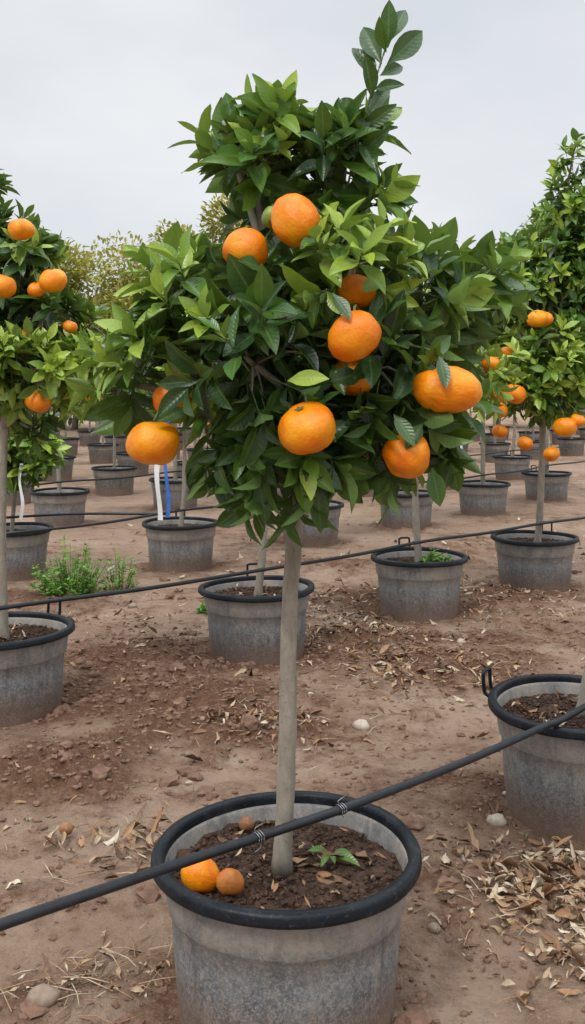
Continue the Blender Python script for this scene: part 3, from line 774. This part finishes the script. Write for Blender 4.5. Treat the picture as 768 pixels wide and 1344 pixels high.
def variant(seed, dens=105, ll=.108, ns=6, nt_=3, tb=.0, nf=7, bend=0.0, h=1.0):
    rg = random.Random(seed)
    lobes = [(0, 0, 1.20 * h, .26, .26, .22, .35 + tb)]
    for k in range(8):
        a = k * 2.4 + rg.uniform(-.3, .3); rr = rg.uniform(.22, .36); z = rg.uniform(.95, 1.5) * h
        lobes.append((rr * math.cos(a), rr * math.sin(a), z, rg.uniform(.10, .17), rg.uniform(.10, .17), rg.uniform(.08, .14), rg.uniform(.4, 1.05) + tb))
    for k in range(3):
        a = k * 2.1 + rg.uniform(0, 1); lobes.append((.12 * math.cos(a), .12 * math.sin(a), rg.uniform(1.5, 1.68) * h, .07, .07, .12, .65 + tb))
    fr = []
    for k in range(nf):
        a = k * 2.399 + rg.random(); z = rg.uniform(.85, 1.5) * h
        fr.append((.42 * math.cos(a), .42 * math.sin(a), z, rg.uniform(.045, .06), 1, 0, .6))
    return gen_tree(lobes, [(0, 0, 0), (bend, 0, .35), (bend * 1.2, .0, .9 * h)], (.022, .017), fr, seed, dens=dens, ll=ll, ns=ns, nt_=nt_, sides=8, nl=(6, 9), clump=(7, .3))
vA = variant(101, bend=.03); vB = variant(102, tb=.1, nf=9, bend=-.02); vC = variant(103, tb=.05, nf=8)
tA = tree_object(vA, (ROW2[1][0], ROW2[1][1], .29), "orange tree with a curved trunk in a scuffed pot", 7)
tB = tree_object(vB, (ROW2[2][0], ROW2[2][1], .29), "orange tree with a straight grey trunk", 8, 1.12)
tC = tree_object(vC, (ROW3[2][0], ROW3[2][1], .29), "orange tree with rounded leafy crown in grey pot", 9)
b3 = (-2.07, 7.18, .29)
L3 = [(-1.98, 7.1, 1.02, .15, .13, .09, .95), (-1.84, 7.0, .92, .11, .10, .07, .9), (-2.12, 7.05, .90, .14, .12, .08, .85), (-2.0, 7.05, .80, .15, .12, .06, .75), (-1.78, 7.0, .80, .07, .06, .05, .85), (-2.3, 7.1, 1.0, .15, .15, .1, .7)]
T = gen_tree(loc(L3, b3), [(0, 0, 0), (.02, 0, .25), (.06, -.03, .5)], (.018, .013), [], 104, dens=130, ll=.15, ns=6, nt_=3, sides=8, nl=(6, 9))
tree_object(T, b3, "low bushy young orange tree in grey pot", 10)
vs = [tA, tB, tC]
for i, p in enumerate(ROW3[1:2] + ROW3[3:] + ROW4):
    s = (.95, 1.2, 1.28, 1.3)[i] if i < 4 else rnd.uniform(1.08, 1.22)
    copy_thing(vs[i % 3], (p[0], p[1], .29), 1.3 * i + .5, s, label="orange tree with rounded leafy crown in grey pot")
def joined(Tv, name):
    (lV, lF, lC), (tV, tF), (bV, bF, bM) = Tv["leaf"], Tv["trunk"], Tv["branch"]
    parts = [(lV, lF, 0, lC), (tV, tF, 1, None), (bV, bF, [1 if m == 0 else 2 for m in bM], None)]
    for f in Tv["fruits"]:
        parts.append((I2 * f[3] + np.array(f[:3]), F2, 3, None))
    V, F, M, C = merge(parts)
    return mk_mesh(name, V, F, [M_LEAF, M_BARK, M_TWIG, M_ORANGE], M, C)
J = [joined(variant(201, dens=66, ll=.12, ns=4, nf=8), "far_tree_a"), joined(variant(202, dens=66, ll=.12, ns=4, tb=.1, nf=9), "far_tree_b"), joined(variant(203, dens=66, ll=.12, ns=4, nf=10), "far_tree_c")]
for i, p in enumerate(FAR):
    o = mk_obj("orange_tree", J[i % 3], None, (p[0], p[1], .29), label="orange tree with rounded leafy crown in grey pot", category="orange tree", group=GROUP_T)
    o.rotation_euler = (0, 0, i * 2.1); s = rnd.uniform(1.0, 1.25); o.scale = (s, s, s)

# ------------------------------------------------------------------ distant trees
def big_tree(name, x, y, H, W, mat, seed, tint, label, n=7000, ll=.22, low=.35):
    rg = random.Random(seed); Ls = []
    lobes = []
    for k in range(18):
        a = rg.uniform(0, 6.28); rr = W * .5 * math.sqrt(rg.random()) * .75
        z = H * rg.uniform(low, .86) * (1 - .25 * (rr / (W * .5)) ** 2)
        lobes.append((np.array([rr * math.cos(a), rr * math.sin(a), z]), W * rg.uniform(.10, .20), rg.uniform(-.25, .25)))
    for _ in range(n):
        c, r, tt = rg.choice(lobes)
        o = nrm([rg.gauss(0, 1) for _ in range(3)]); p = c + o * r * rg.uniform(.55, 1.15)
        d = o + np.array([rg.gauss(0, .6), rg.gauss(0, .6), rg.gauss(0, .6)]); nv = [rg.gauss(0, .5), rg.gauss(0, .5), 1]
        L = ll * rg.uniform(.6, 1.3)
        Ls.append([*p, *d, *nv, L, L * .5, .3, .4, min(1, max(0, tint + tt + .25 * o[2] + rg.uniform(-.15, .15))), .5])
    root = mk_obj(name, None, None, (x, y, 0), label=label, category="tree")
    V, F, C = build_leaves(Ls, 4, 3)
    mk_obj("crown", mk_mesh(name + "_crown", V, F, [mat], None, C), root)
    parts = []
    V, F = tube(spline([(0, 0, -.1), (.1, 0, H * .25), (0, .1, H * .5)], 8), [W * .035 * (1 - .06 * i) for i in range(9)], 10); parts.append((V, F, 0, None))
    for c, r, _ in lobes:
        V, F = tube(spline([(.08, 0, H * .22), (c * .5 + np.array([0, 0, H * .12])), c], 6), [W * .014 * (1 - .12 * i) for i in range(7)], 6); parts.append((V, F, 0, None))
    V, F, _, _ = merge(parts)
    mk_obj("trunk", mk_mesh(name + "_trunk", V, F, [M_BARK]), root)
YL = "broad tree with yellow green foliage beyond the orchard"
big_tree("yellow_leaved_tree", -5.7, 29, 6.6, 5.2, M_YLEAF, 61, .45, YL, n=14000, ll=.17)
big_tree("yellow_leaved_tree", -2.8, 30, 7.9, 5.2, M_YLEAF, 62, .45, YL, n=14000, ll=.17)
big_tree("broadleaf_tree", 8.6, 29, 7.6, 5.0, M_LEAF, 63, .75, "tall green tree behind the nursery rows", n=9000)
rr = random.Random(77)
for i in range(15):
    x = -14 + i * 2.1 + rr.uniform(-.5, .5)
    big_tree("broadleaf_tree", x, rr.uniform(31, 35), rr.uniform(3.6, 4.8) + (1.0 if x > 3 else 0), rr.uniform(3.2, 4.0), M_LEAF, 300 + i, rr.uniform(.45, .7), "dense green tree behind the nursery rows", n=2000, ll=.28, low=.15)

# ------------------------------------------------------------------ weeds
def weed(x, y, z0, R, H, n, seed, label, lf=(.02, .05)):
    rg = random.Random(seed); Ls = []; parts = []
    for _ in range(n):
        a = rg.uniform(0, 6.28); r = R * math.sqrt(rg.random()); hh = H * rg.uniform(.3, 1.2) * (1 - .55 * (r / R) ** 2)
        b0 = np.array([r * .5 * math.cos(a), r * .5 * math.sin(a), 0]); t0 = np.array([r * math.cos(a), r * math.sin(a), hh])
        V, F = tube([b0, (b0 + t0) / 2 + np.array([0, 0, .02]), t0], [.0022, .0018, .001], 3, cap=False); parts.append((V, F, 1, None))
        for k in range(14):
            f = rg.uniform(.25, 1.05); p = b0 + (t0 - b0) * f
            d = [rg.gauss(0, 1), rg.gauss(0, 1), rg.uniform(-.2, .9)]; L = rg.uniform(*lf)
            Ls.append([*p, *d, rg.gauss(0, .4), rg.gauss(0, .4), 1, L, L * .42, .2, .5, rg.uniform(.1, 1), .5])
    V, F, C = build_leaves(Ls, 4, 3)
    V, F, M, C = merge([(V, F, 0, C)] + parts)
    mk_obj("weed", mk_mesh("weed_mesh", V, F, [M_WEED, M_TWIG], M, C), None, (x, y, z0), label=label, category="weed")
weed(-1.46, 6.45, 0, .27, .33, 120, 1, "bushy green weed growing on bare dirt", (.02, .05))
weed(-1.18, 6.65, 0, .13, .30, 28, 2, "thin green weed growing on bare dirt", (.02, .045))
weed(.87, 5.93, .30, .09, .10, 30, 3, "small green weed growing in a pot")
weed(.2, 8.55, .3, .1, .08, 20, 4, "small green weed growing in a pot")
weed(-.50, 6.0, 0, .09, .07, 22, 5, "small green weed growing on bare dirt")

# ------------------------------------------------------------------ irrigation hoses
def hose(pts, r, n, label, ties=()):
    path = spline(pts, n)
    V, F = tube(path, [r] * (n + 1), 12)
    root = mk_obj("irrigation_hose", mk_mesh("hose_mesh", V, F, [M_HOSE]), label=label, category="hose", group="irrigation hoses along the pot rows")
    for t in ties:
        parts = []
        i = min(range(len(path)), key=lambda j: abs(path[j][0] - t)); c = path[i]; d = nrm(path[i + 1] - path[i])
        a = nrm(np.cross(d, [0, 0, 1])); b = np.cross(d, a)
        for s in (-.006, 0, .007):
            ring = [c + d * (s + .002 * math.sin(k)) + (r + .0018) * (math.cos(k * .45) * a + math.sin(k * .45) * b) for k in range(15)]
            V, F = tube(ring, [.0012] * 15, 5); parts.append((V, F, 0, None))
        V, F = tube(spline([c + b * r, c + b * (r + .012) + d * .01, c + b * (r + .02) - d * .008], 6), [.0011] * 7, 5); parts.append((V, F, 0, None))
        V, F = tube(spline([c - b * r, c - b * (r + .010) - d * .01, c - b * (r + .016) + d * .012], 6), [.0011] * 7, 5); parts.append((V, F, 0, None))
        V, F, _, _ = merge(parts)
        mk_obj("wire_tie", mk_mesh("tie_mesh", V, F, [M_WIRE]), root)
    return root
hose([(-1.3, .95, .50), (-.5, 1.66, .466), (-.08, 2.06, .430), (.12, 2.22, .426), (.43, 2.53, .405), (.728, 2.86, .385), (.945, 3.11, .373), (1.9, 4.1, .45)], .0100, 90,
     "black irrigation hose strung over the pots with wire ties", (-.08, .115))
def row_hose(pots, z, off, r):
    pts = []
    P = [np.array(p) for p in pots]
    P = [P[0] - (P[1] - P[0])] + P + [P[-1] + (P[-1] - P[-2])]
    for i, p in enumerate(P):
        q = p + nn * -off
        pts.append((q[0], q[1], z + rnd.uniform(-.008, .008)))
        if i < len(P) - 1:
            m = (p + P[i + 1]) / 2 + nn * -off; pts.append((m[0], m[1], z - .012))
    hose(pts, r, len(pts) * 7, "black irrigation hose running along a row of pots")
row_hose(ROW2, .455, .06, .0098)
row_hose(ROW3[1:], .445, .05, .0098)
row_hose(ROW4, .44, .05, .0098)
hose([(-4.5, 5.3, .42), (-2.07, 7.12, .44), (-.93, 7.4, .43)], .0098, 20, "black irrigation hose running along a row of pots")

# ------------------------------------------------------------------ ribbons
def ribbon(x, y, z1, z0, mat, w, seed, label):
    V = []; F = []; n = 24
    for i in range(n + 1):
        f = i / n; z = z1 + (z0 - z1) * f; a = .5 * math.sin(f * 5 + seed)
        cx = .012 * math.sin(f * 7 + seed); cy = .01 * math.cos(f * 6)
        V += [(cx - w * math.cos(a), cy - w * math.sin(a), z), (cx + w * math.cos(a), cy + w * math.sin(a), z)]
    for i in range(n): F.append((2 * i, 2 * i + 1, 2 * i + 3, 2 * i + 2))
    mk_obj("ribbon", mk_mesh("ribbon_mesh", V, F, [mat]), None, (x, y, 0), label=label, category="ribbon")
ribbon(-.975, 7.1, 1.15, .42, M_RIBW, .019, 1, "white plastic ribbon hanging from a tree")
ribbon(-.915, 7.1, 1.15, .44, M_RIBB, .014, 2, "blue plastic ribbon hanging from a tree")
ribbon(-1.92, 6.9, .85, .45, M_RIBW, .012, 3, "white plastic ribbon hanging from a tree")
ribbon(1.58, 9.2, 1.1, .60, M_RIBW, .012, 4, "white plastic ribbon hanging from a tree")

# ------------------------------------------------------------------ world, sun
w = bpy.data.worlds.new("World"); scene.world = w; w.use_nodes = True
nt = w.node_tree; bg = nt.nodes["Background"]
sky = nd(nt, "ShaderNodeTexSky", sky_type='NISHITA'); sky.sun_disc = False
EL, AZ = math.radians(52), math.radians(-150)
sky.sun_elevation = EL; sky.sun_rotation = AZ
tc = nd(nt, "ShaderNodeTexCoord"); mp = nd(nt, "ShaderNodeMapping"); mp.inputs["Scale"].default_value = (1, 1, 2.2); nt.links.new(tc.outputs["Generated"], mp.inputs[0])
n1 = noise_tex(nt, mp.outputs[0], 1.6, 5, .5)
cl = ramp(nt, n1, [(.3, (.62, .67, .74)), (.5, (.73, .765, .815)), (.7, (.89, .905, .925))])
# overcast: the cloud layer is brightest overhead
sx = nd(nt, "ShaderNodeSeparateXYZ"); nt.links.new(tc.outputs["Generated"], sx.inputs[0])
zen = maprange(nt, sx.outputs[2], .42, .95, 10.0, 34.0)
sc = nd(nt, "ShaderNodeVectorMath", operation='SCALE'); nt.links.new(zen, sc.inputs["Scale"]); nt.links.new(cl, sc.inputs[0])
mxx = mixc(nt, .93, sky.outputs[0], sc.outputs[0])
nt.links.new(mxx, bg.inputs[0]); bg.inputs[1].default_value = .1
sd = bpy.data.lights.new("sun", 'SUN'); sd.energy = 1.5; sd.angle = math.radians(12); sd.color = (1, .96, .9)
so = mk_obj("sun", sd)
sunv = Vector((math.sin(AZ) * math.cos(EL), math.cos(AZ) * math.cos(EL), math.sin(EL)))
so.rotation_euler = sunv.to_track_quat('Z', 'Y').to_euler()

# ------------------------------------------------------------------ camera
cd = bpy.data.cameras.new("camera"); cam = mk_obj("camera", cd)
cam.location = (0, 0, 1.38); cam.rotation_euler = (math.radians(90), 0, 0)
cd.sensor_fit = 'VERTICAL'; cd.sensor_height = 36; cd.lens = 1280 / 1344 * 36
cd.shift_y = -162 / 1344; cd.clip_end = 1000; cd.clip_start = .05
scene.camera = cam
scene.view_settings.view_transform = 'Standard'; scene.view_settings.look = 'None'; scene.view_settings.exposure = 0
